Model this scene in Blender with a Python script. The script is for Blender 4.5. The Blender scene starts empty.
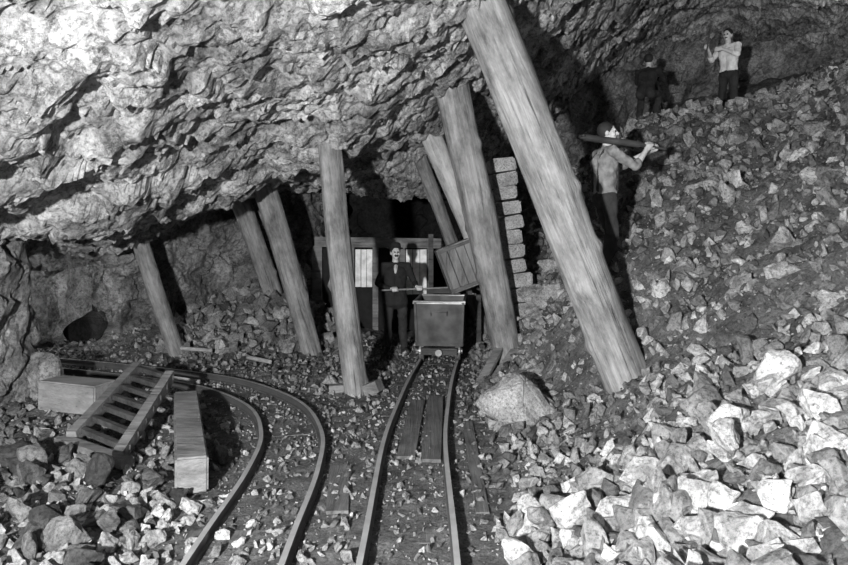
import bpy, bmesh, math, random
import numpy as np
from mathutils import Vector, Matrix, Quaternion
random.seed(7); RNG=np.random.RandomState(11)
SC=bpy.context.scene
try:
    SC.view_settings.view_transform='Standard'
except Exception: pass

# ------------------------------------------------------------------ noise
def h3(ix,iy,iz,seed):
    n=(ix.astype(np.int64)*73856093)^(iy.astype(np.int64)*19349663)^(iz.astype(np.int64)*83492791)^(seed*2654435761)
    n=n&0xffffffff
    n=((n^(n>>16))*0x45d9f3b)&0xffffffff
    n=((n^(n>>16))*0x45d9f3b)&0xffffffff
    n=n^(n>>16)
    return (n&0xffffff)/float(0x1000000)
def vnoise(p,seed=0):
    f=np.floor(p); i=f.astype(np.int64); t=p-f; t=t*t*(3-2*t)
    r=0
    for dx in (0,1):
        wx=t[:,0] if dx else 1-t[:,0]
        for dy in (0,1):
            wy=t[:,1] if dy else 1-t[:,1]
            for dz in (0,1):
                wz=t[:,2] if dz else 1-t[:,2]
                r=r+wx*wy*wz*h3(i[:,0]+dx,i[:,1]+dy,i[:,2]+dz,seed)
    return r*2-1
def fbm(p,o=4,seed=0):
    a=1.0; s=0; q=p.copy()
    for k in range(o):
        s=s+a*vnoise(q,seed+k); q=q*2.07+3.1; a*=0.5
    return s
def lin(p,size,seed,warp=.35):
    """continuous faceted noise: linear interpolation over tetrahedra"""
    q=p/size
    q=q+np.stack([vnoise(q*1.1+5,seed+50),vnoise(q*1.1+9,seed+51),vnoise(q*1.1+1,seed+52)],1)*warp
    c,s=math.cos(seed*1.3),math.sin(seed*1.3)
    q=np.stack([q[:,0]*c-q[:,1]*s+q[:,2]*.3,q[:,0]*s+q[:,1]*c,q[:,2]-q[:,0]*.4],1)
    b=np.floor(q); f=q-b; b=b.astype(np.int64)
    o=np.argsort(-f,axis=1); fs=np.take_along_axis(f,o,1); eye=np.eye(3,dtype=np.int64)
    c1=b+eye[o[:,0]]; c2=c1+eye[o[:,1]]; c3=b+1
    H=lambda k:h3(k[:,0],k[:,1],k[:,2],seed)
    v=H(b)*(1-fs[:,0])+H(c1)*(fs[:,0]-fs[:,1])+H(c2)*(fs[:,1]-fs[:,2])+H(c3)*fs[:,2]
    return v*2-1
def facets(p,size,seed,tilt=1.0):
    q=p/size
    w=np.stack([vnoise(q*1.3+5,seed+50),vnoise(q*1.3+9,seed+51),vnoise(q*1.3+1,seed+52)],1)
    q=q+w*0.35
    i=np.floor(q).astype(np.int64)
    best=np.full(len(q),1e9); val=np.zeros(len(q))
    for dx in (-1,0,1):
        for dy in (-1,0,1):
            for dz in (-1,0,1):
                cx,cy,cz=i[:,0]+dx,i[:,1]+dy,i[:,2]+dz
                px=cx+h3(cx,cy,cz,seed+1); py=cy+h3(cx,cy,cz,seed+2); pz=cz+h3(cx,cy,cz,seed+3)
                ddx,ddy,ddz=q[:,0]-px,q[:,1]-py,q[:,2]-pz
                d=ddx*ddx+ddy*ddy+ddz*ddz
                v=(h3(cx,cy,cz,seed+4)*2-1)*0.6+tilt*((h3(cx,cy,cz,seed+5)*2-1)*ddx+(h3(cx,cy,cz,seed+6)*2-1)*ddy+(h3(cx,cy,cz,seed+7)*2-1)*ddz)
                m=d<best
                best=np.where(m,d,best); val=np.where(m,v,val)
    return val
def sst(a,b,x):
    t=np.clip((x-a)/(b-a),0,1); return t*t*(3-2*t)

class TPS:
    def __init__(s,pts,lam=0.02):
        P=np.array(pts,float); s.P=P[:,:2]; n=len(P)
        K=s.k(s.P,s.P)+lam*np.eye(n); A=np.hstack([np.ones((n,1)),s.P])
        M=np.block([[K,A],[A.T,np.zeros((3,3))]])
        s.w=np.linalg.lstsq(M,np.concatenate([P[:,2],[0,0,0]]),rcond=None)[0]
    def k(s,a,b):
        d=((a[:,None,:]-b[None,:,:])**2).sum(2)
        return 0.5*d*np.log(d+1e-12)
    def __call__(s,x,y):
        q=np.stack([x,y],1); out=np.zeros(len(q))
        for a in range(0,len(q),20000):
            c=q[a:a+20000]; out[a:a+20000]=s.k(c,s.P)@s.w[:-3]+s.w[-3]+c@s.w[-2:]
        return out

# ------------------------------------------------------------------ mesh helpers
def link(o):
    SC.collection.objects.link(o); return o
def mesh_np(name,V,F,mat=None,smooth=False,shade=None):
    V=np.asarray(V,np.float32); F=np.asarray(F,np.int32)
    me=bpy.data.meshes.new(name); k=F.shape[1]
    me.vertices.add(len(V)); me.vertices.foreach_set('co',V.ravel())
    me.loops.add(F.size); me.loops.foreach_set('vertex_index',F.ravel())
    me.polygons.add(len(F)); me.polygons.foreach_set('loop_start',np.arange(0,F.size,k,dtype=np.int32))
    me.update(calc_edges=True); me.validate()
    me.polygons.foreach_set('use_smooth',np.full(len(me.polygons),smooth))
    if shade is not None:
        a=me.attributes.new('shade','FLOAT','POINT'); a.data.foreach_set('value',np.asarray(shade,np.float32))
    if mat: me.materials.append(mat)
    return link(bpy.data.objects.new(name,me))
def grid_faces(nu,nv):
    i=np.arange(nu-1)[:,None]*nv+np.arange(nv-1)[None,:]
    i=i.ravel(); return np.stack([i,i+1,i+nv+1,i+nv],1)
def empty(name,loc=(0,0,0)):
    e=bpy.data.objects.new(name,None); e.location=loc; e.empty_display_size=.2; return link(e)
def bm_obj(name,bm,mat,parent=None,smooth=False):
    me=bpy.data.meshes.new(name); bm.normal_update(); bm.to_mesh(me); bm.free()
    if isinstance(mat,(list,tuple)):
        for m in mat: me.materials.append(m)
    else: me.materials.append(mat)
    for p in me.polygons: p.use_smooth=smooth
    o=link(bpy.data.objects.new(name,me))
    if parent: o.parent=parent
    return o
def add_box(bm,c,s,R=None,jit=0.0,mi=0):
    M=Matrix.Translation(c)@(R.to_4x4() if R is not None else Matrix.Identity(4))@Matrix.Diagonal((s[0],s[1],s[2],1))
    r=bmesh.ops.create_cube(bm,size=1,matrix=M)
    for v in r['verts']:
        v.co+=Vector((random.uniform(-jit,jit),random.uniform(-jit,jit),random.uniform(-jit,jit)))
    for f in set(f for v in r['verts'] for f in v.link_faces): f.material_index=mi
def add_cyl(bm,a,b,r1,r2=None,seg=16,mi=0):
    a=Vector(a); b=Vector(b); d=b-a; r2=r1 if r2 is None else r2
    M=Matrix.Translation((a+b)/2)@d.to_track_quat('Z','Y').to_matrix().to_4x4()
    r=bmesh.ops.create_cone(bm,cap_ends=True,segments=seg,radius1=r1,radius2=r2,depth=d.length,matrix=M)
    for f in set(f for v in r['verts'] for f in v.link_faces): f.material_index=mi
def rot_from_axis(d,up=(0,0,1)):
    d=Vector(d).normalized(); u=Vector(up); s=d.cross(u).normalized(); u=s.cross(d)
    return Matrix((d,s,u)).transposed()
def beam(bm,a,b,w,h,up=(0,0,1),jit=0.004,mi=0):
    a=Vector(a); b=Vector(b)
    add_box(bm,(a+b)/2,((b-a).length,w,h),rot_from_axis(b-a,up),jit,mi)

# ------------------------------------------------------------------ materials
def newmat(name):
    m=bpy.data.materials.new(name); m.use_nodes=True; nt=m.node_tree; b=nt.nodes['Principled BSDF']
    b.inputs['Specular IOR Level'].default_value=.25
    return m,nt,b
def N(nt,t,**k):
    n=nt.nodes.new(t)
    for a,v in k.items():
        if a in n.inputs: n.inputs[a].default_value=v
        else: setattr(n,a,v)
    return n
def ramp(nt,src,stops):
    r=nt.nodes.new('ShaderNodeValToRGB'); e=r.color_ramp.elements
    while len(e)<len(stops): e.new(.5)
    for k,(p,v) in enumerate(stops):
        e[k].position=p; e[k].color=(v,v,v,1)
    nt.links.new(src,r.inputs[0]); return r
def mul(nt,a,b,fac=1.0):
    m=nt.nodes.new('ShaderNodeMix'); m.data_type='RGBA'; m.blend_type='MULTIPLY'; m.inputs[0].default_value=fac
    nt.links.new(a,m.inputs[6]); nt.links.new(b,m.inputs[7]); return m.outputs[2]
def rockmat(name,lo,hi,s1=1.5,bump=.8,bd=.05,attr=False,rough=.85,speck=.25,veins=0.0):
    m,nt,b=newmat(name); L=nt.links.new
    tc=N(nt,'ShaderNodeTexCoord'); co=tc.outputs['Object']
    n1=N(nt,'ShaderNodeTexNoise',Scale=s1,Detail=12.0,Roughness=.7); L(co,n1.inputs['Vector'])
    c1=ramp(nt,n1.outputs[0],[(.34,lo),(.5,(lo+hi)/2),(.64,hi)])
    n2=N(nt,'ShaderNodeTexNoise',Scale=s1*12,Detail=10.0,Roughness=.8); L(co,n2.inputs['Vector'])
    c2=ramp(nt,n2.outputs[0],[(.38,speck),(.5,.8),(.58,1.0)])
    col=mul(nt,c1.outputs[0],c2.outputs[0])
    vo=N(nt,'ShaderNodeTexVoronoi',Scale=s1*5,feature='DISTANCE_TO_EDGE'); 
    wp=N(nt,'ShaderNodeVectorMath',operation='ADD'); L(co,wp.inputs[0]); L(n1.outputs[1],wp.inputs[1]); L(wp.outputs[0],vo.inputs['Vector'])
    c3=ramp(nt,vo.outputs['Distance'],[(0,.3),(.04,1.0),(1,1.0)])
    col=mul(nt,col,c3.outputs[0],.6)
    if veins>0:
        v2=N(nt,'ShaderNodeTexVoronoi',Scale=s1*1.6,feature='DISTANCE_TO_EDGE'); w2=N(nt,'ShaderNodeVectorMath',operation='MULTIPLY_ADD')
        L(n2.outputs[1],w2.inputs[0]); w2.inputs[1].default_value=(.25,.25,.25); L(wp.outputs[0],w2.inputs[2]); L(w2.outputs[0],v2.inputs['Vector'])
        c4=ramp(nt,v2.outputs['Distance'],[(0,.12),(.02,.6),(.05,1.0)]); col=mul(nt,col,c4.outputs[0],veins)
    if attr:
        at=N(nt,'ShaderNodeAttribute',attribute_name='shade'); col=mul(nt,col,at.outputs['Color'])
    L(col,b.inputs['Base Color']); b.inputs['Roughness'].default_value=rough
    ad=N(nt,'ShaderNodeMath',operation='ADD'); L(n1.outputs[0],ad.inputs[0]); 
    m2=N(nt,'ShaderNodeMath',operation='MULTIPLY'); m2.inputs[1].default_value=.3; L(n2.outputs[0],m2.inputs[0]); L(m2.outputs[0],ad.inputs[1])
    bp=N(nt,'ShaderNodeBump',Strength=bump,Distance=bd); L(ad.outputs[0],bp.inputs['Height']); L(bp.outputs[0],b.inputs['Normal'])
    return m
def woodmat(name,lo,hi,axis=2,rough=.8,crack=.35):
    m,nt,b=newmat(name); L=nt.links.new
    tc=N(nt,'ShaderNodeTexCoord'); mp=N(nt,'ShaderNodeMapping'); sc=[26,26,26]; sc[axis]=.9
    mp.inputs['Scale'].default_value=sc; L(tc.outputs['Object'],mp.inputs[0])
    n=N(nt,'ShaderNodeTexNoise',Scale=1.0,Detail=7.0,Roughness=.7,Distortion=.3); L(mp.outputs[0],n.inputs['Vector'])
    c=ramp(nt,n.outputs[0],[(.32,lo),(.4,(lo+hi)*.6),(.6,hi)])
    mp2=N(nt,'ShaderNodeMapping'); s2=[3.,3.,3.]; s2[axis]=1.2; mp2.inputs['Scale'].default_value=s2; L(tc.outputs['Object'],mp2.inputs[0])
    n2=N(nt,'ShaderNodeTexNoise',Scale=1.6,Detail=9.0,Roughness=.7); L(mp2.outputs[0],n2.inputs['Vector'])
    c2=ramp(nt,n2.outputs[0],[(.32,crack),(.6,1.0)])
    L(mul(nt,c.outputs[0],c2.outputs[0]),b.inputs['Base Color']); b.inputs['Roughness'].default_value=rough
    bp=N(nt,'ShaderNodeBump',Strength=.9,Distance=.03); L(n.outputs[0],bp.inputs['Height']); L(bp.outputs[0],b.inputs['Normal'])
    return m
def plain(name,v,rough=.8,metal=0.0,var=.3,sc=8.0,bump=.2):
    m,nt,b=newmat(name); L=nt.links.new
    tc=N(nt,'ShaderNodeTexCoord'); n=N(nt,'ShaderNodeTexNoise',Scale=sc,Detail=6.0); L(tc.outputs['Object'],n.inputs['Vector'])
    c=ramp(nt,n.outputs[0],[(.3,v*(1-var)),(.7,min(1,v*(1+var)))])
    L(c.outputs[0],b.inputs['Base Color']); b.inputs['Roughness'].default_value=rough; b.inputs['Metallic'].default_value=metal
    bp=N(nt,'ShaderNodeBump',Strength=bump,Distance=.02); L(n.outputs[0],bp.inputs['Height']); L(bp.outputs[0],b.inputs['Normal'])
    return m
M_roof=rockmat('roof_rock',.08,.62,1.4,1.0,.10,veins=.85)
M_wall=rockmat('wall_rock',.07,.40,1.5,1.0,.10,veins=.6)
M_shade_rock=rockmat('painted_shade_rock',.006,.03,1.5,1.0,.05)  # near-black rock: shade painted into the base colour
M_ground=rockmat('floor_dirt',.05,.2,3.0,1.0,.06)
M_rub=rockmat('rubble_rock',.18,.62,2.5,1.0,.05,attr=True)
M_bould=rockmat('boulder_rock',.15,.42,3.0,.8,.03)
M_block=rockmat('block_stone',.2,.42,3.0,.8,.03)
M_log=woodmat('prop_timber',.05,.30,crack=.25)
M_logl=woodmat('prop_timber_pale',.18,.5)
M_wx=woodmat('sawn_timber_x',.07,.24,0)
M_wd=woodmat('dark_timber_x',.02,.09,0)
M_box=woodmat('box_timber',.08,.22,2)
M_wl=woodmat('pale_timber',.12,.27,0,crack=.5)
M_pl=woodmat('plank_grimy',.05,.16,1)
M_rail=plain('rail_steel_side',.10,.5,.5,.2,6)
M_railt=plain('rail_steel_top',.55,.35,.6,.15,6,.05)
M_iron=plain('dark_iron',.055,.55,.3,.5,5)
M_ironl=plain('worn_iron',.16,.45,.5)
M_skin=plain('skin',.42,.55,0,.12,20)
M_dark=plain('dark_cloth',.016,.9)
M_trou=plain('trouser_cloth',.025,.9)
M_shirt=plain('grey_shirt_cloth',.17,.9,0,.4,12,.5)
M_collar=plain('collar_cloth',.35,.9)
M_white=plain('white_shirt_cloth',.65,.9)
M_hair=plain('dark_hair',.02,.7)
M_boot=plain('boot_leather',.03,.5)

# ------------------------------------------------------------------ tracks
def catmull(pts,step=.06):
    P=[Vector(p) for p in pts]; P=[P[0]*2-P[1]]+P+[P[-1]*2-P[-2]]; out=[]
    for i in range(1,len(P)-2):
        n=max(2,int((P[i+1]-P[i]).length/step))
        for k in range(n):
            t=k/n; a,b,c,d=P[i-1],P[i],P[i+1],P[i+2]
            out.append(.5*((2*b)+(c-a)*t+(2*a-5*b+4*c-d)*t*t+(3*b-a-3*c+d)*t**3))
    out.append(P[-2]); return out
MAIN=catmull([(-.06,1.5,0),(-.09,3,0),(-.09,4.5,0),(-.09,6.4,0),(-.02,7.8,0),(.09,9.3,0),(.27,11.2,0),(.4,13.2,0),(.45,16,0)])
BR=catmull([(-1.02,1.5,0),(-1.08,3,0),(-1.12,4.4,0),(-1.15,5.7,0),(-1.29,6.8,0),(-1.72,7.95,0),(-2.6,9.0,0),(-3.7,9.65,0),(-5.2,10.3,0),(-7,10.9,0)])
def npc(c): return np.array([[p.x,p.y] for p in c])[::3]
TRK=(npc(MAIN),npc(BR))
def trackdist(x,y):
    d=np.full(len(x),1e9)
    for C in TRK:
        for a in range(0,len(C)):
            d=np.minimum(d,(x-C[a,0])**2+(y-C[a,1])**2)
    return np.sqrt(d)

# ------------------------------------------------------------------ ground
G=[(-6,0,0),(-3,0,0),(0,0,0),(.8,0,.1),(-6,4,0),(-3.2,4,.12),(-2,3,0),(-1,4,0),(0,3,0),(0,6,0),(.6,4,.03),(.7,6.5,.03),(.75,8.5,.03),(.85,10,.03),(.9,12,0),
(0,9,0),(-1,6.5,0),(-2,6,0),(-3.2,6.5,0),(-4.5,7,.05),(-2,8.5,0),(-3,10,0),(-5,10,0),(-7,11,0),(-1,10.5,0),(-1.5,11.8,0),(-.5,12.5,0),(.4,13.5,0),(0,16,0),(0,20,0),(-1.4,14.5,.1),
(-3.7,13.5,.55),(-3.1,14.1,.84),(-2.3,13,.3),(-4.2,11.7,0),(-5,13,.3),(-6.2,12.5,0),(-6.2,14.5,0),(-9,10,0),(-9,15,.3),(-4,18,1),
(1.0,7.9,.08),(1.09,5.6,.11),(1.55,7.9,.33),(1.95,6.8,.6),(2.15,8.3,1.5),(1.48,9.8,.6),(1.94,10.2,1.3),(1.0,4,.22),(1.42,3.6,.43),(1.81,3.2,.6),(1.81,4.6,.58),(2.26,3.9,.8),
(2.48,6.3,.96),(3.02,5.2,1.14),(3.15,8,1.82),(3.83,6.6,1.85),(4.06,10.3,2.94),(4.76,8.2,2.87),(3.55,11,3.3),(6.06,14,4.3),(4.36,13.5,4.2),(6.83,11.5,4.6),(2.3,13.5,2.4),
(1.5,1,.5),(2.5,1,1.1),(4,2,1.9),(7,3,3.8),(7,7,4.2),(10,7,5.5),(10,13,6),(10,18,6.2),(6,19,5.5),(3,19,3.5),(1.4,13,.5),(1.6,16,.8)]
tpsG=TPS(G,.01)
def Hg(x,y):
    x=np.asarray(x,float); y=np.asarray(y,float)
    b=tpsG(x,y); td=trackdist(x,y); k=sst(.5,1.0,td)
    b=b*k
    P=np.stack([x,y,np.zeros_like(x)],1)
    slope=sst(.8,2.2,x)
    amp=(.3+.7*k)
    return b+amp*((.03+.10*slope)*lin(P,.7,3)+(.025+.03*slope)*lin(P,.22,4)+.015*lin(P,.08,6)+.015*fbm(P*9,3,5))
def hz(x,y): return float(Hg(np.array([x]),np.array([y]))[0])
xs=np.linspace(-10,11,520); ys=np.concatenate([np.linspace(-3.5,9,320),np.linspace(9.06,20.5,190)])
XX,YY=np.meshgrid(xs,ys,indexing='ij'); x=XX.ravel(); y=YY.ravel()
mesh_np('floor',np.stack([x,y,Hg(x,y)],1),grid_faces(len(xs),len(ys)),M_ground)

# ------------------------------------------------------------------ ceiling (hanging wall)
R=[(-2.7,4.4,3.35),(-1.6,5,3.67),(-.2,6,4.0),(-2.2,7,3.2),(-3.1,5.2,2.6),(-3.5,8,2.05),(-4.4,8,2.0),(-4.1,6.6,2.1),(-4.3,5,2.1),(-5.2,9.3,1.9),(-2.7,8.6,2.65),(-1.58,9.0,2.95),(-1.15,8.8,3.12),(-2.66,11.5,2.85),
(-4.6,11.5,2.0),(-3.7,14,2.85),(-6.2,12.2,1.8),(-6.2,14,1.9),(-8,11,1.8),(.3,9.3,3.85),(.54,6.8,4.3),(1.2,5,4.8),(0,3,4.3),(-1.5,2,4.0),(-3.4,2,2.9),(-1.5,-1,4.1),(1.5,0,4.8),(4,3,5.8),(2.07,12.5,4.3),
(2.9,11.5,5.3),(4.4,13.5,6.2),(6.1,14,6.95),(7.3,12,6.35),(5,8,6.5),(8,6,7),(6.5,17,6.9),(9.5,12,5.9),(0,12.5,3.15),(-.8,14,2.8),(.6,14,2.85),(-.5,16,3.3),(0,20,3.6),(-2,16,3.2),(11,5,7),(11,17,6.2),(-5,17,2.6),(-9,16,2),(-6,0,2.2),(-3,-4,3.9),(3,-4,5),(2.6,17,4.6),(2.5,7.5,5.4)]
tpsR=TPS(R,.01)
def Hr(x,y):
    P=np.stack([x,y,0*x],1); b=tpsR(x,y)
    c,s=math.cos(.6),math.sin(.6)
    Q=np.stack([(x*c+y*s),(-x*s+y*c)*1.15,b*2.0],1)
    cave=sst(.35,.8,fbm(Q*.9,3,77))
    return b+.09*lin(Q,1.6,21)+.11*lin(Q,.75,22)+.085*lin(Q,.36,23)+.05*lin(Q,.17,24)+.028*lin(Q,.08,26)+.07*facets(Q,.55,27)+.04*facets(Q,.22,28)+.15*cave+.015*fbm(P*9,3,25)
xs=np.linspace(-10,11,640); ys=np.concatenate([np.linspace(-3.5,10,520),np.linspace(10.06,20.5,200)])
XX,YY=np.meshgrid(xs,ys,indexing='ij'); x=XX.ravel(); y=YY.ravel()
mesh_np('ceiling',np.stack([x,y,Hr(x,y)],1),grid_faces(len(xs),len(ys)),M_roof)

# ------------------------------------------------------------------ rock walls
def wall(name,pts,z0,z1,mat,amp=1.0,seed=60,hole=None):
    P=np.array(pts,float); seg=np.linalg.norm(np.diff(P,axis=0),axis=1); cum=np.concatenate([[0],np.cumsum(seg)])
    u=np.arange(0,cum[-1],.045); X=np.interp(u,cum,P[:,0]); Y=np.interp(u,cum,P[:,1])
    k=np.hanning(15); k/=k.sum()
    X=np.convolve(np.pad(X,7,'edge'),k,'valid'); Y=np.convolve(np.pad(Y,7,'edge'),k,'valid')
    tx=np.gradient(X); ty=np.gradient(Y); l=np.hypot(tx,ty)+1e-9; nx,ny=ty/l,-tx/l
    z=np.arange(z0,z1,.045); U,Z=np.meshgrid(np.arange(len(u)),z,indexing='ij'); U=U.ravel(); Z=Z.ravel()
    Q=np.stack([X[U],Y[U],Z],1)
    d=amp*(.25*lin(Q,1.3,seed)+.18*lin(Q,.5,seed+1)+.11*lin(Q,.22,seed+2)+.05*lin(Q,.1,seed+5)+.12*facets(Q,.5,seed+4)+.03*fbm(Q*5,3,seed+3))
    V=np.stack([X[U]+nx[U]*d,Y[U]+ny[U]*d,Z+.1*amp*lin(Q,.4,seed+9)],1)
    F=grid_faces(len(u),len(z))
    if hole is not None: F=F[~hole(V[F[:,0]])]
    return mesh_np(name,V,F,mat)
wall('wall_left',[(-4.0,-3.5),(-4.3,3.5),(-4.9,6.0),(-4.7,8.4),(-5.05,9.1),(-10,9.3)],-.4,3.4,M_wall,.6)
hole=lambda c:((np.abs((c[:,0]+6.08)/.6)**2.2+np.abs((c[:,2]-.5)/1.05)**2.2)<1+.12*fbm(c*3,2,8))&(c[:,1]<13.6)
wall('wall_back',[(-10,12.3),(-7.15,12.4),(-5.5,12.6),(-4.9,13.3),(-3.6,14.7),(-2.4,15.2),(-2.2,16.2)],-.4,5,M_wall,.8,70,hole)
wall('wall_tunnel',[(-2.25,16.0),(-2.2,19.8),(1.6,19.8),(1.75,16)],-.4,5,M_shade_rock,.6,75)  # tunnel darkness comes from the near-black wall colour
wall('wall_far',[(1.7,16.2),(1.7,15.5),(3,16),(6,17.5),(10.8,17)],-.4,8,M_wall,.8,78)
wall('wall_side_drift',[(-7.3,12.7),(-7.4,15.0),(-4.9,15.0),(-4.9,13.4)],-.4,3,M_wall,.5,80)
wall('wall_right',[(9.6,17.5),(9.6,10),(9.2,4),(8,-3.5)],2,9,M_wall,1,90)

# ------------------------------------------------------------------ rubble
def hull(npts,rng,squash=.75,detail=0):
    p=rng.normal(size=(npts,3)); p/=np.linalg.norm(p,axis=1,keepdims=True); p*=rng.uniform(.72,1.0,(npts,1))
    for _ in range(3):
        nrm=rng.normal(size=3); nrm/=np.linalg.norm(nrm); dd=p@nrm; c=rng.uniform(.35,.65)
        p=p-np.maximum(dd-c,0)[:,None]*nrm
    p*=np.array([1,rng.uniform(.5,.95),rng.uniform(squash*.5,squash*1.1)])*.58
    bm=bmesh.new()
    for q in p: bm.verts.new(q)
    bmesh.ops.convex_hull(bm,input=bm.verts)
    bmesh.ops.delete(bm,geom=[v for v in bm.verts if not v.link_faces],context='VERTS')
    bmesh.ops.triangulate(bm,faces=bm.faces)
    if detail:
        bmesh.ops.dissolve_limit(bm,angle_limit=.2,verts=bm.verts,edges=bm.edges)
        bmesh.ops.bevel(bm,geom=bm.edges[:],offset=.014,segments=1,affect='EDGES')
        bmesh.ops.triangulate(bm,faces=bm.faces)
        bmesh.ops.subdivide_edges(bm,edges=[e for e in bm.edges if e.calc_length()>.12],cuts=detail,use_grid_fill=True)
        bmesh.ops.triangulate(bm,faces=bm.faces)
        A=np.array([v.co[:] for v in bm.verts]); sd=rng.randint(1000); d=.06*lin(A,.3,sd)+.03*lin(A,.13,sd+1)
        bm.normal_update()
        for v,k in zip(bm.verts,d): v.co+=v.normal*float(k)
    bm.verts.index_update()
    V=np.array([v.co[:] for v in bm.verts]); F=np.array([[v.index for v in f.verts] for f in bm.faces]); bm.free()
    return V,F
BASE=[hull(RNG.randint(9,17),RNG) for _ in range(50)]
BASED=[hull(RNG.randint(11,18),RNG,.8,2) for _ in range(30)]
def randrot(rng):
    q=rng.normal(size=4); q/=np.linalg.norm(q); return np.array(Quaternion(q).to_matrix())
def scatter(name,pts,sizes,mat,bury=.25,shades=(.35,1.0),base=None):
    base=base or BASE
    zs=Hg(pts[:,0],pts[:,1]); Vs=[];Fs=[];S=[];n=0
    for (px,py),pz,s in zip(pts,zs,sizes):
        V,F=base[RNG.randint(len(base))]
        W=(V@randrot(RNG).T)*s
        W=W+np.array([px,py,pz-W[:,2].min()*(1-bury*2)])
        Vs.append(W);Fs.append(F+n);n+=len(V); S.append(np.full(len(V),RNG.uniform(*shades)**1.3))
    return mesh_np(name,np.vstack(Vs),np.vstack(Fs),mat,shade=np.concatenate(S))
def sizes(n,lo,hi,p=2.5):
    u=RNG.uniform(0,1,n); return lo+(hi-lo)*u**p
n=42000; P=np.stack([RNG.uniform(.7,9,n),RNG.uniform(1.8,16,n)],1)
ok=(np.abs(P[:,0])<P[:,1]*.66+.4)&(trackdist(P[:,0],P[:,1])>.5)&(RNG.uniform(0,1,n)<np.where(P[:,1]<9,1,.8))
P=P[ok]; far=sst(5.5,8,P[:,1]); s=sizes(len(P),.024,.24,5.0)*(.85+.3*sst(6,12,P[:,1]))
scatter('rubble_slope',P,s,M_rub,.2,(.25,1.0))
n=640; P=np.stack([RNG.uniform(.55,3.1,n),RNG.uniform(2.6,5.2,n)],1)
ok=(trackdist(P[:,0],P[:,1])>.62)&(P[:,1]<5.2-.3*np.abs(P[:,0]-2)); P=P[ok]
scatter('rubble_foreground',P,sizes(len(P),.06,.38,2.0),M_rub,.2,(.45,1.15),BASED)
n=900; P=np.stack([RNG.uniform(1.0,8,n),RNG.uniform(4.8,13,n)],1)
ok=(np.abs(P[:,0])<P[:,1]*.62)&(np.hypot(P[:,0]-2.2,P[:,1]-8.3)>.5)&((P[:,0]>1.9)|((P[:,0]>1.2)&(P[:,1]>8.8))); P=P[ok]
scatter('rubble_large_blocks',P,sizes(len(P),.12,.42,2.6),M_rub,.28,(.4,1.1),BASED)
n=26000; P=np.stack([RNG.uniform(-7.5,1.4,n),RNG.uniform(1.8,13.5,n)],1)
td=trackdist(P[:,0],P[:,1]); ok=(np.abs(P[:,0])<P[:,1]*.68+.8)
P=P[ok]; td=td[ok]
s=sizes(len(P),.018,.17,4.5); s=np.where(td<.5,np.minimum(s,.075),s); s=np.where(np.abs(td-.285)<.07,np.minimum(s,.03),s); s=np.where((td>=.5)&(td<.62),np.minimum(s,.12),s)
scatter('rubble_floor',P,s,M_rub,.28,(.25,.95))
n=130; P=np.stack([RNG.uniform(-3.6,-1.7,n),RNG.uniform(3.2,6.2,n)],1); ok=(trackdist(P[:,0],P[:,1])>.6)&(P[:,0]<-1.8); P=P[ok]
scatter('rubble_left',P,sizes(len(P),.1,.40,1.8),M_rub,.2,(.15,.5),BASED)  # tones darkened in place of weaker light on the left foreground
n=90; P=np.stack([RNG.uniform(-2.4,-1.5,n),RNG.uniform(3.8,5.2,n)],1); ok=(trackdist(P[:,0],P[:,1])>.45); P=P[ok]
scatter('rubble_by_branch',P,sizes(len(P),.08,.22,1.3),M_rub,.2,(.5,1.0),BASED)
n=70; P=np.stack([RNG.uniform(-1.5,-.35,n),RNG.uniform(3.7,4.9,n)],1); td=trackdist(P[:,0],P[:,1]); ok=((td>.34)|(td<.2)); P=P[ok]
scatter('rubble_between_tracks',P,sizes(len(P),.06,.14,1.3),M_rub,.25,(.5,1.0),BASED)
n=1000; P=np.stack([RNG.uniform(-4.6,-1.3,n),RNG.uniform(11.6,14.8,n)],1)
scatter('rubble_heap',P,sizes(len(P),.07,.45,2.5),M_rub,.25,(.4,.95))

def boulder(name,c,s,seed,rotz=0,mat=None):
    rng=np.random.RandomState(seed); V,F=hull(20,rng,1.1)
    bm=bmesh.new(); vs=[bm.verts.new(v) for v in V]
    for f in F: bm.faces.new([vs[i] for i in f])
    bmesh.ops.dissolve_limit(bm,angle_limit=.3,verts=bm.verts,edges=bm.edges)
    bmesh.ops.bevel(bm,geom=bm.edges[:],offset=.02,segments=2,affect='EDGES')
    bmesh.ops.triangulate(bm,faces=bm.faces)
    bmesh.ops.subdivide_edges(bm,edges=bm.edges[:],cuts=3,use_grid_fill=True)
    for v in bm.verts: v.co=Vector((v.co.x*s[0],v.co.y*s[1],v.co.z*s[2]))
    A=np.array([v.co[:] for v in bm.verts]); d=.05*lin(A,.25,seed)+.03*lin(A,.1,seed+1)+.01*fbm(A*9,3,seed)
    bm.normal_update()
    for v,k in zip(bm.verts,d): v.co+=v.normal*float(k)
    o=bm_obj(name,bm,mat or M_bould); o.location=c; o.rotation_euler=(0,0,rotz); return o
boulder('boulder',(1.0,7.35,.15),(.98,.85,.9),5,2.6,M_bould)
boulder('boulder',(1.62,8.1,.45),(.5,.5,.5),9)
for (bx,by,bz,bs,sd) in [(1.68,9.9,.75,.6,21),(1.85,9.9,1.15,.6,22),(1.6,10.3,1.1,.55,23),(1.45,9.6,.35,.5,24),(2.0,9.5,.9,.6,25),(1.9,10.4,1.55,.5,26)]:
    boulder('stone_block',(bx,by,bz),(bs,bs,bs*.9),sd)
boulder('boulder',(-4.5,8.35,.35),(.9,.6,.95),33,mat=M_wall)
boulder('boulder',(-6.25,12.9,.2),(.9,.7,1.2),38,mat=M_shade_rock)  # added near-black boulder, stands in for shade low in the opening

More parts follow.
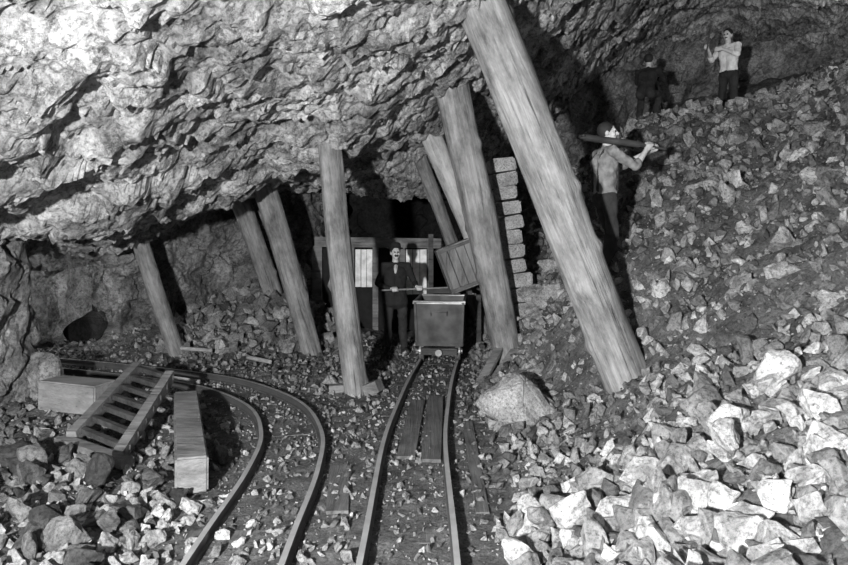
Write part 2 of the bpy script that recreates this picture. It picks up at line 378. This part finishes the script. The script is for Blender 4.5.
# ------------------------------------------------------------------ rails
def rail_sections(C,off,zb=.0):
    prof=[(-.028,0),(.028,0),(.028,.012),(.009,.022),(.009,.06),(.019,.066),(.019,.09),(-.019,.09),(-.019,.066),(-.009,.06),(-.009,.022),(-.028,.012)]
    V=[];F=[];n=len(prof)
    for i,p in enumerate(C):
        t=(C[min(i+1,len(C)-1)]-C[max(i-1,0)]).normalized(); s=Vector((t.y,-t.x,0))
        for a,b in prof: V.append((p+s*(off+a)+Vector((0,0,zb+b)))[:])
        if i:
            for k in range(n):
                a=(i-1)*n+k; b=(i-1)*n+(k+1)%n; F.append([a,b,b+n,a+n])
    return np.array(V),np.array(F)
def track(name,C):
    e=empty(name)
    for nm,off in(('rail_left',-.285),('rail_right',.285)):
        V,F=rail_sections(C,off,.0); o=mesh_np(nm,V,F,M_rail); o.parent=e
        o.data.materials.append(M_railt); mi=np.zeros(len(F),np.int32); mi[6::12]=1; o.data.polygons.foreach_set('material_index',mi)
    bm=bmesh.new(); acc=0; last=C[0]
    for i in range(1,len(C)-1):
        acc+=(C[i]-last).length; last=C[i]
        if acc>.75:
            acc=0; t=(C[i+1]-C[i-1]).normalized(); s=Vector((t.y,-t.x,0)); L=.46+random.uniform(-.05,.06)
            beam(bm,C[i]-s*L+Vector((0,0,-.045)),C[i]+s*L+Vector((0,0,-.045+random.uniform(-.012,.008))),.13,.08,jit=.008)
    bm_obj('sleepers',bm,M_pl,e)
track('mine_railway_track',MAIN); track('mine_railway_track',BR)
bm=bmesh.new()
for a,b,w in [((-.16,6.2,.02),(-.08,8.3,.02),.17),((.06,6.1,.022),(.14,8.5,.022),.18)]:
    beam(bm,a,b,w,.03)
bm_obj('plank_walkway',bm,M_pl)
bm=bmesh.new()
for a,b,w in [((-.62,5.0,.005),(-.72,6.0,.005),.16),((.42,5,.0),(.46,7.4,.01),.1)]:
    beam(bm,a,b,w,.03)
bm_obj('loose_planks',bm,M_pl)

# ------------------------------------------------------------------ props
def log(name,a,b,r0,r1,mat=M_log,seed=0,bend=.02):
    a=Vector(a); b=Vector(b); L=(b-a).length; ns=32; nr=int(L/.04)+2
    z=np.linspace(0,L,nr); th=np.linspace(0,2*np.pi,ns,endpoint=False)
    Z,T=np.meshgrid(z,th,indexing='ij'); Rr=r0+(r1-r0)*Z/L
    Q=np.stack([np.cos(T).ravel()*1.2+seed*7,np.sin(T).ravel()*1.2,Z.ravel()*.8],1)
    Rr=Rr*(1+.08*fbm(Q,3,seed).reshape(Z.shape)+.04*np.cos(T*3+seed))
    Q2=np.stack([np.cos(T).ravel()*6+seed,np.sin(T).ravel()*6,Z.ravel()*1.0],1)
    Rr=Rr+(.05*r0)*fbm(Q2,2,seed+4).reshape(Z.shape)
    rg=np.random.RandomState(seed)
    for _ in range(int(L*2)):
        kz,kt=rg.uniform(.2,max(.3,L-.2)),rg.uniform(0,6.28); dt=np.angle(np.exp(1j*(T-kt)))
        Rr=Rr+.18*r0*np.exp(-((Z-kz)**2/.004+dt**2/.07))
    bx=bend*np.sin(Z/L*np.pi*1.3+seed)*1.5; by=bend*np.cos(Z/L*np.pi*1.1+seed*2)
    V=np.stack([(Rr*np.cos(T)+bx).ravel(),(Rr*np.sin(T)+by).ravel(),Z.ravel()],1).tolist()
    bm=bmesh.new(); vs=[bm.verts.new(v) for v in V]
    for i in range(nr-1):
        for k in range(ns):
            bm.faces.new([vs[i*ns+k],vs[i*ns+(k+1)%ns],vs[(i+1)*ns+(k+1)%ns],vs[(i+1)*ns+k]])
    bm.faces.new([vs[k] for k in range(ns)][::-1]); bm.faces.new([vs[(nr-1)*ns+k] for k in range(ns)])
    o=bm_obj(name,bm,mat,smooth=True); o.location=a; o.rotation_mode='QUATERNION'; o.rotation_quaternion=(b-a).to_track_quat('Z','Y')
    return o
def ext(a,b,ea,eb):
    a=Vector(a); b=Vector(b); d=(b-a).normalized(); return a-d*ea,b+d*eb
def prop(a,b,r0,r1,seed,mat=M_log,ea=.1,eb=.25,bend=.02):
    A,B=ext(a,b,ea,eb); return log('timber_prop',A,B,r0,r1,mat,seed,bend)
prop((-.85,8.86,0),(-1.2,8.8,3.1),.155,.145,1)
prop((-1.83,11.57,0),(-2.68,11.5,2.89),.17,.19,2)
prop((-3.05,14,.84),(-3.72,14,2.88),.18,.2,3)
prop((-4.07,11.57,0),(-4.66,11.57,1.82),.13,.13,4)
prop((2.02,6.8,.58),(.52,6.9,4.28),.22,.24,5,eb=.5,bend=.03)
prop((1.2,10,.12),(.42,9.3,3.8),.19,.23,6)
prop((1.5,12.0,.4),(.03,11.0,3.8),.15,.17,7,M_logl)
prop((1.15,12.8,.1),(-.1,12.4,3.4),.11,.12,8)
bm=bmesh.new()
beam(bm,(-.35,10.9,3.62),(.25,10.9,3.72),.3,.07); beam(bm,(-.3,10.9,3.7),(.3,10.9,3.8),.3,.07)
bm_obj('prop_headboard',bm,M_wx)
bm=bmesh.new()
beam(bm,(-.72,8.75,.05),(-.55,8.7,.12),.2,.14); beam(bm,(-1.2,8.9,.03),(-.95,8.9,.05),.15,.1)
bm_obj('prop_wedges',bm,M_wx)

# ------------------------------------------------------------------ stacked blocks
bm=bmesh.new()
for i in range(13):
    z=.45+i*.215; t=(z-.4)/2.65; cx=1.52-.38*t+random.uniform(-.03,.03); cy=10.55
    R0=Matrix.Rotation(random.uniform(-.15,.15),3,'Z')@Matrix.Rotation(-.13+random.uniform(-.05,.05),3,'Y')
    add_box(bm,Vector((cx,cy,z)),(random.uniform(.32,.42),.45,.195),R0,.015)
bmesh.ops.bevel(bm,geom=bm.edges[:],offset=.02,segments=2,affect='EDGES')
bm_obj('stacked_stone_blocks',bm,M_block)

# ------------------------------------------------------------------ mine cart
e=empty('mine_cart',(.27,11.0,-.02)); e.rotation_euler=(0,0,-.08)
bm=bmesh.new()
w0,w1,l0,l1,zb,zt=.345,.37,.52,.58,.34,1.0
def ringv(w,l,z): return [bm.verts.new((sx*w,sy*l,z)) for sx,sy in((-1,-1),(1,-1),(1,1),(-1,1))]
o0=ringv(w0,l0,zb);o1=ringv(w1,l1,zt);i1=ringv(w1-.02,l1-.02,zt);i0=ringv(w0-.02,l0-.02,zb+.02)
for A,B in((o0,o1),(o1,i1),(i1,i0)):
    for k in range(4): bm.faces.new([A[k],A[(k+1)%4],B[(k+1)%4],B[k]])
bm.faces.new(o0[::-1]); bm.faces.new(i0)
bm_obj('tub_body',bm,M_iron,e)
bm=bmesh.new()
for sy in(-1,1): beam(bm,(-w1-.02,sy*(l1),zt),(w1+.02,sy*(l1),zt),.03,.045)
for sx in(-1,1): beam(bm,(sx*w1,-l1,zt),(sx*w1,l1,zt),.03,.045)
bm_obj('rim',bm,M_ironl,e)
bm=bmesh.new()
for sx in(-.97,.97):
    beam(bm,(sx*w0,-l0-.01,zb),(sx*w1,-l1-.012,zt),.04,.015,up=(0,1,0)); beam(bm,(sx*w0,l0+.01,zb),(sx*w1,l1+.012,zt),.04,.015,up=(0,1,0))
beam(bm,(-w0,-l0-.012,zb+.03),(w0,-l0-.012,zb+.03),.02,.05)
beam(bm,(-.12,-l1-.02,.86),(.12,-l1-.02,.86),.03,.02); 
for sx in(-.12,.12): beam(bm,(sx,-l1-.02,.86),(sx,-l1+.0,.80),.02,.02,up=(1,0,0))
for sx in(-1,1):
    for sy in(-.45,0,.45): beam(bm,(sx*(w0+.012),sy,zb),(sx*(w1+.012),sy,zt),.04,.015,up=(1,0,0))
for k in range(7):
    add_cyl(bm,(-w0+.05+k*.1,-l0-.035,zb+.03),(-w0+.05+k*.1,-l0-.01,zb+.03),.012,seg=8)
bm_obj('straps_and_handle',bm,M_iron,e)
bm=bmesh.new()
for sx in(-.2,.2): beam(bm,(sx,-.6,.27),(sx,.6,.27),.08,.1)
for sy in(-.56,.56): beam(bm,(-.27,sy,.27),(.27,sy,.27),.1,.1)
bm_obj('frame',bm,M_wd,e)
bm=bmesh.new()
for sy in(-.33,.33):
    add_cyl(bm,(-.34,sy,.24),(.34,sy,.24),.02)
    for sx in(-1,1):
        add_cyl(bm,(sx*.255,sy,.24),(sx*.31,sy,.24),.13,seg=24); add_cyl(bm,(sx*.24,sy,.24),(sx*.255,sy,.24),.155,seg=24); add_cyl(bm,(sx*.31,sy,.24),(sx*.34,sy,.24),.04)
add_cyl(bm,(0,-.72,.27),(0,-.6,.27),.05)
bm_obj('wheels_and_axles',bm,M_ironl,e)

# ------------------------------------------------------------------ ore chute box
e=empty('ore_chute')
bm=bmesh.new(); C=Vector((.58,11.15,1.5)); Rm=Matrix.Rotation(-.36,3,'Y')@Matrix.Rotation(.05,3,'Z')
def cb(c,s,mi=0): add_box(bm,C+Rm@Vector(c),s,Rm,.003,mi)
for k in range(4): cb((-.21+.14*k,-.25,0),(.13,.035,.72))
for k in range(4): cb((-.21+.14*k,.25,0),(.13,.035,.72))
for sx in(-.28,.28): cb((sx,0,0),(.035,.5,.72))
cb((0,0,-.35),(.54,.5,.035)); cb((0,0,.35),(.54,.5,.03))
for z in(-.32,.32): cb((0,-.28,z),(.58,.025,.05),1)
cb((-.27,-.28,0),(.035,.025,.72),1); cb((.27,-.28,0),(.035,.025,.72),1)
bm_obj('plank_box',bm,[M_box,M_iron],e)
bm=bmesh.new()
for a,b in [((.12,12.2,-.05),(.12,12.2,2.0)),((.95,12.2,-.05),(.95,12.2,1.2))]: beam(bm,a,b,.08,.08,up=(0,1,.01))
beam(bm,(.05,12.1,1.02),(1.05,12.1,1.02),.1,.08)
for q in(.5,.72): beam(bm,(q,12.25,1.1),(q,10.95,1.08),.07,.06)
bm_obj('support_frame',bm,M_wd,e)

# ------------------------------------------------------------------ timber portal at back
e=empty('timber_portal'); bm=bmesh.new()
beam(bm,(-2.25,14.5,1.84),(.75,14.5,1.80),.25,.2)
beam(bm,(-2.2,14.5,-.1),(-2.2,14.5,1.75),.2,.2,up=(0,1,0)); beam(bm,(.65,14.5,-.1),(.65,14.5,1.75),.2,.2,up=(0,1,0))
for px in(-1.5,-1.0,-.45,.13): beam(bm,(px,14.5,-.1),(px,14.5,1.72),.12,.1,up=(0,1,0))
bm_obj('frame',bm,M_wx,e)
bm=bmesh.new()
for x0,x1,z0,z1 in[(-1.43,-1.07,.9,1.68),(-.38,.06,.75,1.68)]:
    for k in range(3):
        w=(x1-x0)/3; add_box(bm,Vector((x0+w*(k+.5),14.55,(z0+z1)/2)),(w-.012,.03,z1-z0),None,.003)
bm_obj('white_boards',bm,plain('board_white',.8,.8),e)  # white boards set between the portal posts
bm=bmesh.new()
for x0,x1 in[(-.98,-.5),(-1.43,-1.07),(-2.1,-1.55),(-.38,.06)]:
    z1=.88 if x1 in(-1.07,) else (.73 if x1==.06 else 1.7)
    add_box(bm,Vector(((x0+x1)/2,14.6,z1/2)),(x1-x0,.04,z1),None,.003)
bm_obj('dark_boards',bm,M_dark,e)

# ------------------------------------------------------------------ timbers on floor
bm=bmesh.new(); beam(bm,(-4.22,7.9,.22),(-3.5,7.7,.2),.36,.32); bmesh.ops.bevel(bm,geom=bm.edges[:],offset=.015,segments=2,affect='EDGES')
bm_obj('squared_block',bm,M_wl)
bm=bmesh.new(); beam(bm,(-2.52,7.4,.2),(-1.76,5.3,.17),.24,.28); bmesh.ops.bevel(bm,geom=bm.edges[:],offset=.015,segments=2,affect='EDGES')
bm_obj('timber_baulk',bm,M_wx)
bm=bmesh.new()
a0,a1=Vector((-3.32,6.6,.08)),Vector((-3.42,8.35,.42)); b0,b1=Vector((-2.6,5.95,.1)),Vector((-2.76,7.6,.46))
beam(bm,a0,a1,.09,.12); beam(bm,b0,b1,.09,.12)
beam(bm,a0+Vector((-.12,.02,-.03)),b0+Vector((.1,-.05,-.03)),.12,.08)
for k in range(7):
    t=.1+.88*k/6; p=a0.lerp(a1,t); q=b0.lerp(b1,t); d=(q-p).normalized(); beam(bm,p-d*.06+Vector((0,0,.0)),q+d*.05+Vector((0,0,.0)),.06,.05,mi=1)
bm_obj('timber_ladder_rack',bm,[M_wx,M_wd])
for nm,a,b,r in[('stray_pole',(-4.2,11.6,.12),(-3.45,11.4,.1),.03),('stray_pole',(-2.75,10.9,.08),(-2.3,10.5,.08),.03),('stray_pole',(-3.5,9.1,.16),(-2.85,8.9,.12),.025)]:
    log(nm,a,b,r,r,M_logl,3,.0)
bm=bmesh.new(); beam(bm,(.75,9.2,.05),(1.1,9.9,.45),.12,.05); beam(bm,(.85,9.0,.05),(1.25,9.6,.4),.12,.05)
bm_obj('leaning_boards',bm,M_wx)

# ------------------------------------------------------------------ people
class Fig:
    def __init__(s): s.prims=[]
    def cap(s,a,b,r0,r1,m): s.prims.append(('c',Vector(a),Vector(b),r0,r1,m))
    def ell(s,c,r,m,R=None): s.prims.append(('e',Vector(c),Vector(r),R or Matrix.Identity(3),0,m))
    def chain(s,pts,rs,m):
        for i in range(len(pts)-1): s.cap(pts[i],pts[i+1],rs[i],rs[i+1],m)
    def grip(s,w,c,u,m=0,up=(0,0,1)):
        w=Vector(w);c=Vector(c);u=Vector(u).normalized(); d=c-w; d-=u*d.dot(u); d.normalize(); n=u.cross(d)
        if n.dot(Vector(up))<0: n=-n
        k=c+n*.03
        for j in(-1,0,1): s.cap(w+u*.012*j,k+u*.026*j-d*.012,.019,.017,m)
        for j,l in zip((-.036,-.012,.012,.036),(.9,1.05,1.0,.8)):
            o=u*j; s.chain([k+o-d*.012,c+o+d*.034*l+n*.018,c+o+d*.03*l-n*.018,c+o-n*.032*l-d*.004],[.0115,.0105,.010,.009],m)
        s.chain([w+d*.02+u*.035,c-d*.036+u*.05-n*.0,c-d*.022+u*.052-n*.028],[.014,.012,.010],m)
    def head(s,c,yaw=0,pitch=0,hair=True,stache=False):
        c=Vector(c); R=Matrix.Rotation(yaw,3,'Z')@Matrix.Rotation(pitch,3,'X'); f=lambda x,y,z:c+R@Vector((x,y,z))
        s.ell(f(0,.01,.02),(.076,.094,.1),0,R); s.ell(f(0,-.025,-.045),(.058,.062,.062),0,R); s.ell(f(0,-.06,-.085),(.028,.025,.022),0,R)
        s.cap(f(0,-.082,.025),f(0,-.108,-.018),.009,.014,0); s.cap(f(-.013,-.093,-.023),f(.013,-.093,-.023),.009,.009,0)
        s.cap(f(-.042,-.076,.034),f(.042,-.076,.034),.011,.011,0)
        for q in(-1,1):
            s.ell(f(q*.078,.012,-.002),(.010,.022,.032),0,R); s.ell(f(q*.03,-.082,.012),(.013,.008,.007),4,R); s.ell(f(q*.043,-.06,-.02),(.02,.02,.018),0,R)
        s.cap(f(-.02,-.084,-.052),f(.02,-.084,-.052),.006,.006,4)
        if stache: s.cap(f(-.03,-.09,-.04),f(0,-.1,-.034),.006,.009,4); s.cap(f(0,-.1,-.034),f(.03,-.09,-.04),.009,.006,4)
        if hair: s.ell(f(0,.03,.04),(.086,.097,.098),4,R)
        return f,R
    def build(s,name,mats,loc,rotz,vox=.0075,scale=1.0):
        bm=bmesh.new()
        for p in s.prims:
            if p[0]=='c':
                _,a,b,r0,r1,m=p
                for q,r in((a,r0),(b,r1)): bmesh.ops.create_icosphere(bm,subdivisions=3 if r>.03 else 2,radius=r,matrix=Matrix.Translation(q))
                if (b-a).length>1e-4: add_cyl(bm,a,b,r0,r1,24 if max(r0,r1)>.03 else 12)
            else:
                _,c,r,R,_,m=p
                bmesh.ops.create_icosphere(bm,subdivisions=3,radius=1,matrix=Matrix.Translation(c)@R.to_4x4()@Matrix.Diagonal((r.x,r.y,r.z,1)))
        me=bpy.data.meshes.new('tmp'); bm.to_mesh(me); bm.free(); o=link(bpy.data.objects.new('tmp',me))
        md=o.modifiers.new('r','REMESH'); md.mode='VOXEL'; md.voxel_size=vox
        sm=o.modifiers.new('s','SMOOTH'); sm.factor=.5; sm.iterations=3
        dg=bpy.context.evaluated_depsgraph_get(); dg.update(); m2=bpy.data.meshes.new_from_object(o.evaluated_get(dg))
        bpy.data.objects.remove(o)
        n=len(m2.polygons); c=np.empty(n*3,np.float32); m2.polygons.foreach_get('center',c); c=c.reshape(-1,3).astype(float)
        best=np.full(n,1e9); lab=np.zeros(n,np.int32)
        for p in s.prims:
            if p[0]=='c':
                a=np.array(p[1]);b=np.array(p[2]);ab=b-a; t=np.clip(((c-a)@ab)/(ab@ab+1e-9),0,1)
                d=np.linalg.norm(c-a-t[:,None]*ab,axis=1)-(p[3]+(p[4]-p[3])*t)
            else:
                q=(c-np.array(p[1]))@np.array(p[3]); r=np.array(p[2]); kk=np.linalg.norm(q/r,axis=1); d=(kk-1)*r.min()
            if p[5]==4: d=d-.003
            mk=d<best; best=np.where(mk,d,best); lab=np.where(mk,p[5],lab)
        for m in mats: m2.materials.append(m)
        m2.polygons.foreach_set('material_index',lab); m2.polygons.foreach_set('use_smooth',np.ones(n,bool))
        nv=len(m2.vertices); vc=np.empty(nv*3,np.float32); m2.vertices.foreach_get('co',vc); vc=vc.reshape(-1,3).astype(float)
        vn=np.empty(nv*3,np.float32); m2.vertices.foreach_get('normal',vn); vn=vn.reshape(-1,3)
        isc=np.zeros(nv); 
        for pl,l in zip(m2.polygons,lab):
            if l in(1,2):
                for vi in pl.vertices: isc[vi]=1
        d=(.013*fbm(vc*np.array([11,11,7]),2,3)+.005*fbm(vc*28,2,4))*isc
        m2.vertices.foreach_set('co',(vc+vn*d[:,None]).astype(np.float32).ravel()); m2.update()
        e=empty(name,loc); e.rotation_euler=(0,0,rotz); e.scale=(scale,)*3
        m2.name='body'; ob=link(bpy.data.objects.new('body',m2)); ob.parent=e
        return e
def torso(F,hip,chest,neck,headc,sh,coat=0.0,m=1):
    hip=Vector(hip);chest=Vector(chest);neck=Vector(neck)
    mid=hip.lerp(chest,.45)
    for q in(-1,1):
        F.cap(hip+Vector((q*.06,0,.04)),mid+Vector((q*.055,0,0)),.105+coat*.5,.10+coat*.4,m)
        F.cap(mid+Vector((q*.055,0,0)),chest+Vector((q*.075,0,.03)),.10+coat*.4,.112+coat*.2,m)
    F.cap(chest,neck,.10,.055,m)
    for a in sh: F.cap(neck-Vector((0,0,.03)),a,.055,.062,m)
    F.cap(neck-Vector((0,0,.02)),Vector(headc)-Vector((0,-.01,.05)),.052,.05,0)
def braces(F):
    for q in(-1,1):
        F.chain([(q*.07,.115,.98),(q*.065,.122,1.2),(q*.09,.10,1.36),(q*.1,.02,1.455)],[.013,.013,.013,.014],2)
        F.chain([(q*.08,-.115,.98),(q*.085,-.115,1.25),(q*.1,-.07,1.40),(q*.1,.02,1.455)],[.013,.013,.013,.014],2)
def legs(F,hips,knees,ankles,toes,m=2):
    for h,k,a,t in zip(hips,knees,ankles,toes):
        h,k,a,t=map(Vector,(h,k,a,t))
        F.cap(h,k,.092,.066,m); F.cap(k,k.lerp(a,.35),.066,.068,m); F.cap(k.lerp(a,.35),a+Vector((0,0,.03)),.068,.058,m)
        F.cap(a+Vector((0,.0,-.03)),t,.045,.034,3); F.cap(a+Vector((0,0,.02)),a+(a-t).normalized()*.035+Vector((0,0,-.045)),.046,.036,3)
def arm(F,s,e,w,m=1,bare=False):
    s,e,w=map(Vector,(s,e,w)); F.cap(s,e,.062,.047,m)
    if bare: F.cap(e,e.lerp(w,.25),.05,.047,m); F.cap(e.lerp(w,.2),w,.04,.027,0)
    else: F.cap(e,w,.048,.038,m)
def hat(parent,loc,rot,prof,mat):
    bm=bmesh.new(); rings=[]
    for r,z in prof: rings.append([bm.verts.new((r*math.cos(t)*.92,r*math.sin(t)*1.08,z)) for t in np.linspace(0,2*np.pi,28,endpoint=False)])
    for i in range(len(rings)-1):
        for k in range(28): bm.faces.new([rings[i][k],rings[i][(k+1)%28],rings[i+1][(k+1)%28],rings[i+1][k]])
    bm.faces.new(rings[0])
    h=bm_obj('hat',bm,mat,parent,True); h.location=loc; h.rotation_euler=rot
HAT=[(.02,.10),(.06,.098),(.088,.08),(.096,.045),(.10,.01),(.125,.0),(.138,.004),(.138,-.002),(.125,-.006),(.09,-.004)]

F=Fig()
legs(F,[(-.1,0,.9),(.1,0,.9)],[(-.12,-.03,.49),(.12,-.01,.49)],[(-.13,.0,.1),(.14,.02,.1)],[(-.17,-.17,.045),(.19,-.15,.045)])
S=[(-.19,0,1.42),(.19,0,1.42)]
torso(F,(0,0,.9),(0,0,1.28),(0,.0,1.47),(0,-.02,1.62),S,.03)
F.cap((-.07,0,.84),(-.06,0,1.0),.135,.13,1);F.cap((.07,0,.84),(.06,0,1.0),.135,.13,1)
arm(F,S[0],(-.29,-.03,1.14),(-.1,-.25,1.06)); arm(F,S[1],(.30,-.06,1.16),(.33,-.25,1.10))
F.grip((-.1,-.25,1.06),(-.03,-.32,1.06),(1,0,.03)); F.grip((.33,-.25,1.10),(.36,-.33,1.075),(1,0,.03))
F.cap((-.01,-.098,1.32),(-.0,-.08,1.42),.012,.024,5)
f,R_=F.head((0,-.02,1.635),.15,0,True,True)
m1=F.build('miner_with_hat',[M_skin,M_dark,M_trou,M_boot,M_hair,M_collar],(-.48,11.75,.0),0.1,scale=1.03)
hat(m1,f(0,.015,.072),(-.12,.05,.15),HAT,M_dark)
bm=bmesh.new(); add_cyl(bm,(-.25,-.323,1.052),(.84,-.323,1.087),.013); bm_obj('pole',bm,M_wx,m1)

F=Fig()
legs(F,[(-.1,0,.9),(.1,0,.9)],[(-.11,-.05,.49),(.12,-.12,.52)],[(-.12,.06,.1),(.13,-.1,.12)],[(-.13,-.11,.05),(.15,-.27,.07)])
S=[(-.19,.0,1.41),(.19,0,1.41)]
torso(F,(0,0,.92),(0,.01,1.27),(0,-.01,1.46),(0,-.05,1.62),S,.01)
F.cap((-.06,0,.9),(.06,0,.9),.118,.118,2); braces(F)
arm(F,S[0],(-.25,-.24,1.24),(-.18,-.40,1.42),bare=True); arm(F,S[1],(.22,-.27,1.27),(.02,-.50,1.42),bare=True)
F.grip((-.18,-.40,1.42),(-.135,-.46,1.485),(0,-1,.0),up=(-1,0,0)); F.grip((.02,-.50,1.42),(-.06,-.56,1.48),(0,-1,0),up=(0,0,-1))
f2,_=F.head((.02,-.05,1.635),-.5,-.05)
m2=F.build('miner_with_drill',[M_skin,M_shirt,M_trou,M_boot,M_hair],(2.16,8.35,hz(2.16,8.35)-.02),1.75,scale=1.06)
bm=bmesh.new()
add_cyl(bm,(-.135,.30,1.56),(-.12,-.35,1.50),.038); add_cyl(bm,(-.12,-.35,1.50),(-.1,-.42,1.495),.028); add_cyl(bm,(-.12,-.4,1.49),(-.08,-.7,1.46),.015)
add_cyl(bm,(-.135,.30,1.56),(-.135,.38,1.567),.025); add_cyl(bm,(-.22,.35,1.57),(-.05,.35,1.57),.012); add_cyl(bm,(-.12,-.1,1.52),(-.12,-.1,1.60),.02)
bm_obj('rock_drill',bm,M_iron,m2)

F=Fig()
legs(F,[(-.1,0,.9),(.1,0,.9)],[(-.11,-.05,.49),(.11,-.02,.49)],[(-.12,.0,.1),(.13,.05,.1)],[(-.13,-.17,.05),(.15,-.12,.05)])
torso(F,(0,0,.92),(0,.0,1.27),(0,-.01,1.46),(0,-.03,1.62),S,.01)
F.cap((-.06,0,.9),(.06,0,.9),.118,.118,2)
arm(F,S[0],(-.28,-.12,1.2),(-.2,-.34,1.36),bare=True); arm(F,S[1],(.28,-.15,1.2),(.12,-.38,1.3),bare=True)
F.grip((-.2,-.34,1.36),(-.19,-.42,1.4),(0.2,0,1),up=(-1,0,0)); F.grip((.12,-.38,1.3),(.05,-.44,1.3),(.2,0,1),up=(1,0,0))
F.head((0,-.03,1.635),.2,.1)
m3=F.build('miner_in_white_shirt',[M_skin,M_white,M_trou,M_boot,M_hair],(6.05,13.9,hz(6.05,13.9)+.03),-1.0,.01,scale=1.04)
bm=bmesh.new(); add_cyl(bm,(-.25,-.42,1.0),(-.08,-.44,1.75),.014); bm_obj('scaling_bar',bm,M_iron,m3)

F=Fig()
legs(F,[(-.1,.1,.5),(.1,.1,.5)],[(-.16,-.28,.55),(.17,-.25,.52)],[(-.14,-.1,.1),(.16,-.05,.1)],[(-.15,-.26,.05),(.18,-.22,.05)])
S2=[(-.19,-.1,.98),(.19,-.1,.98)]
torso(F,(0,.08,.52),(0,-.04,.85),(0,-.12,1.03),(0,-.17,1.18),S2,.02)
arm(F,S2[0],(-.26,-.3,.82),(-.12,-.5,.9)); arm(F,S2[1],(.26,-.3,.82),(.12,-.5,.9))
F.grip((-.12,-.5,.9),(-.07,-.57,.93),(1,0,0)); F.grip((.12,-.5,.9),(.07,-.57,.93),(1,0,0))
F.head((0,-.17,1.195),0,.1)
m4=F.build('crouching_miner',[M_skin,M_dark,M_trou,M_boot,M_hair],(4.3,13.5,hz(4.3,13.5)),2.6,.01)
bm=bmesh.new()
add_cyl(bm,(-.15,-.57,.93),(.15,-.57,.93),.016); add_cyl(bm,(0,-.57,.93),(0,-1.0,.7),.05); add_cyl(bm,(0,-1.0,.7),(0,-1.4,.4),.018)
bm_obj('rock_drill_small',bm,M_iron,m4)

# ------------------------------------------------------------------ lights
def pt(name,loc,p,r=.15):
    l=bpy.data.lights.new(name,'POINT'); l.energy=p; l.shadow_soft_size=r; o=link(bpy.data.objects.new(name,l)); o.location=loc; return o
pt('flash_lamp',(-1.6,-1.2,2.1),6600,.1)
pt('side_drift_lamp',(-7.2,10.9,.8),60,.1)
pt('recess_added_fill',(-5.5,13.9,1.3),110,.2)  # added unseen light, makes the recess interior glow pale grey
pt('upper_bench_lamp',(7.8,11.4,5.6),75,.15)
w=bpy.data.worlds.new('mine_dark'); SC.world=w; w.use_nodes=True; w.node_tree.nodes['Background'].inputs[0].default_value=(.5,.5,.5,1); w.node_tree.nodes['Background'].inputs[1].default_value=.01

# ------------------------------------------------------------------ camera
cd=bpy.data.cameras.new('camera'); co=link(bpy.data.objects.new('camera',cd)); co.location=(0,0,2); co.rotation_euler=(math.pi/2,0,0)
cd.sensor_width=36; cd.lens=36*700/848; cd.shift_y=-48.5/848; cd.clip_start=.05
SC.camera=co
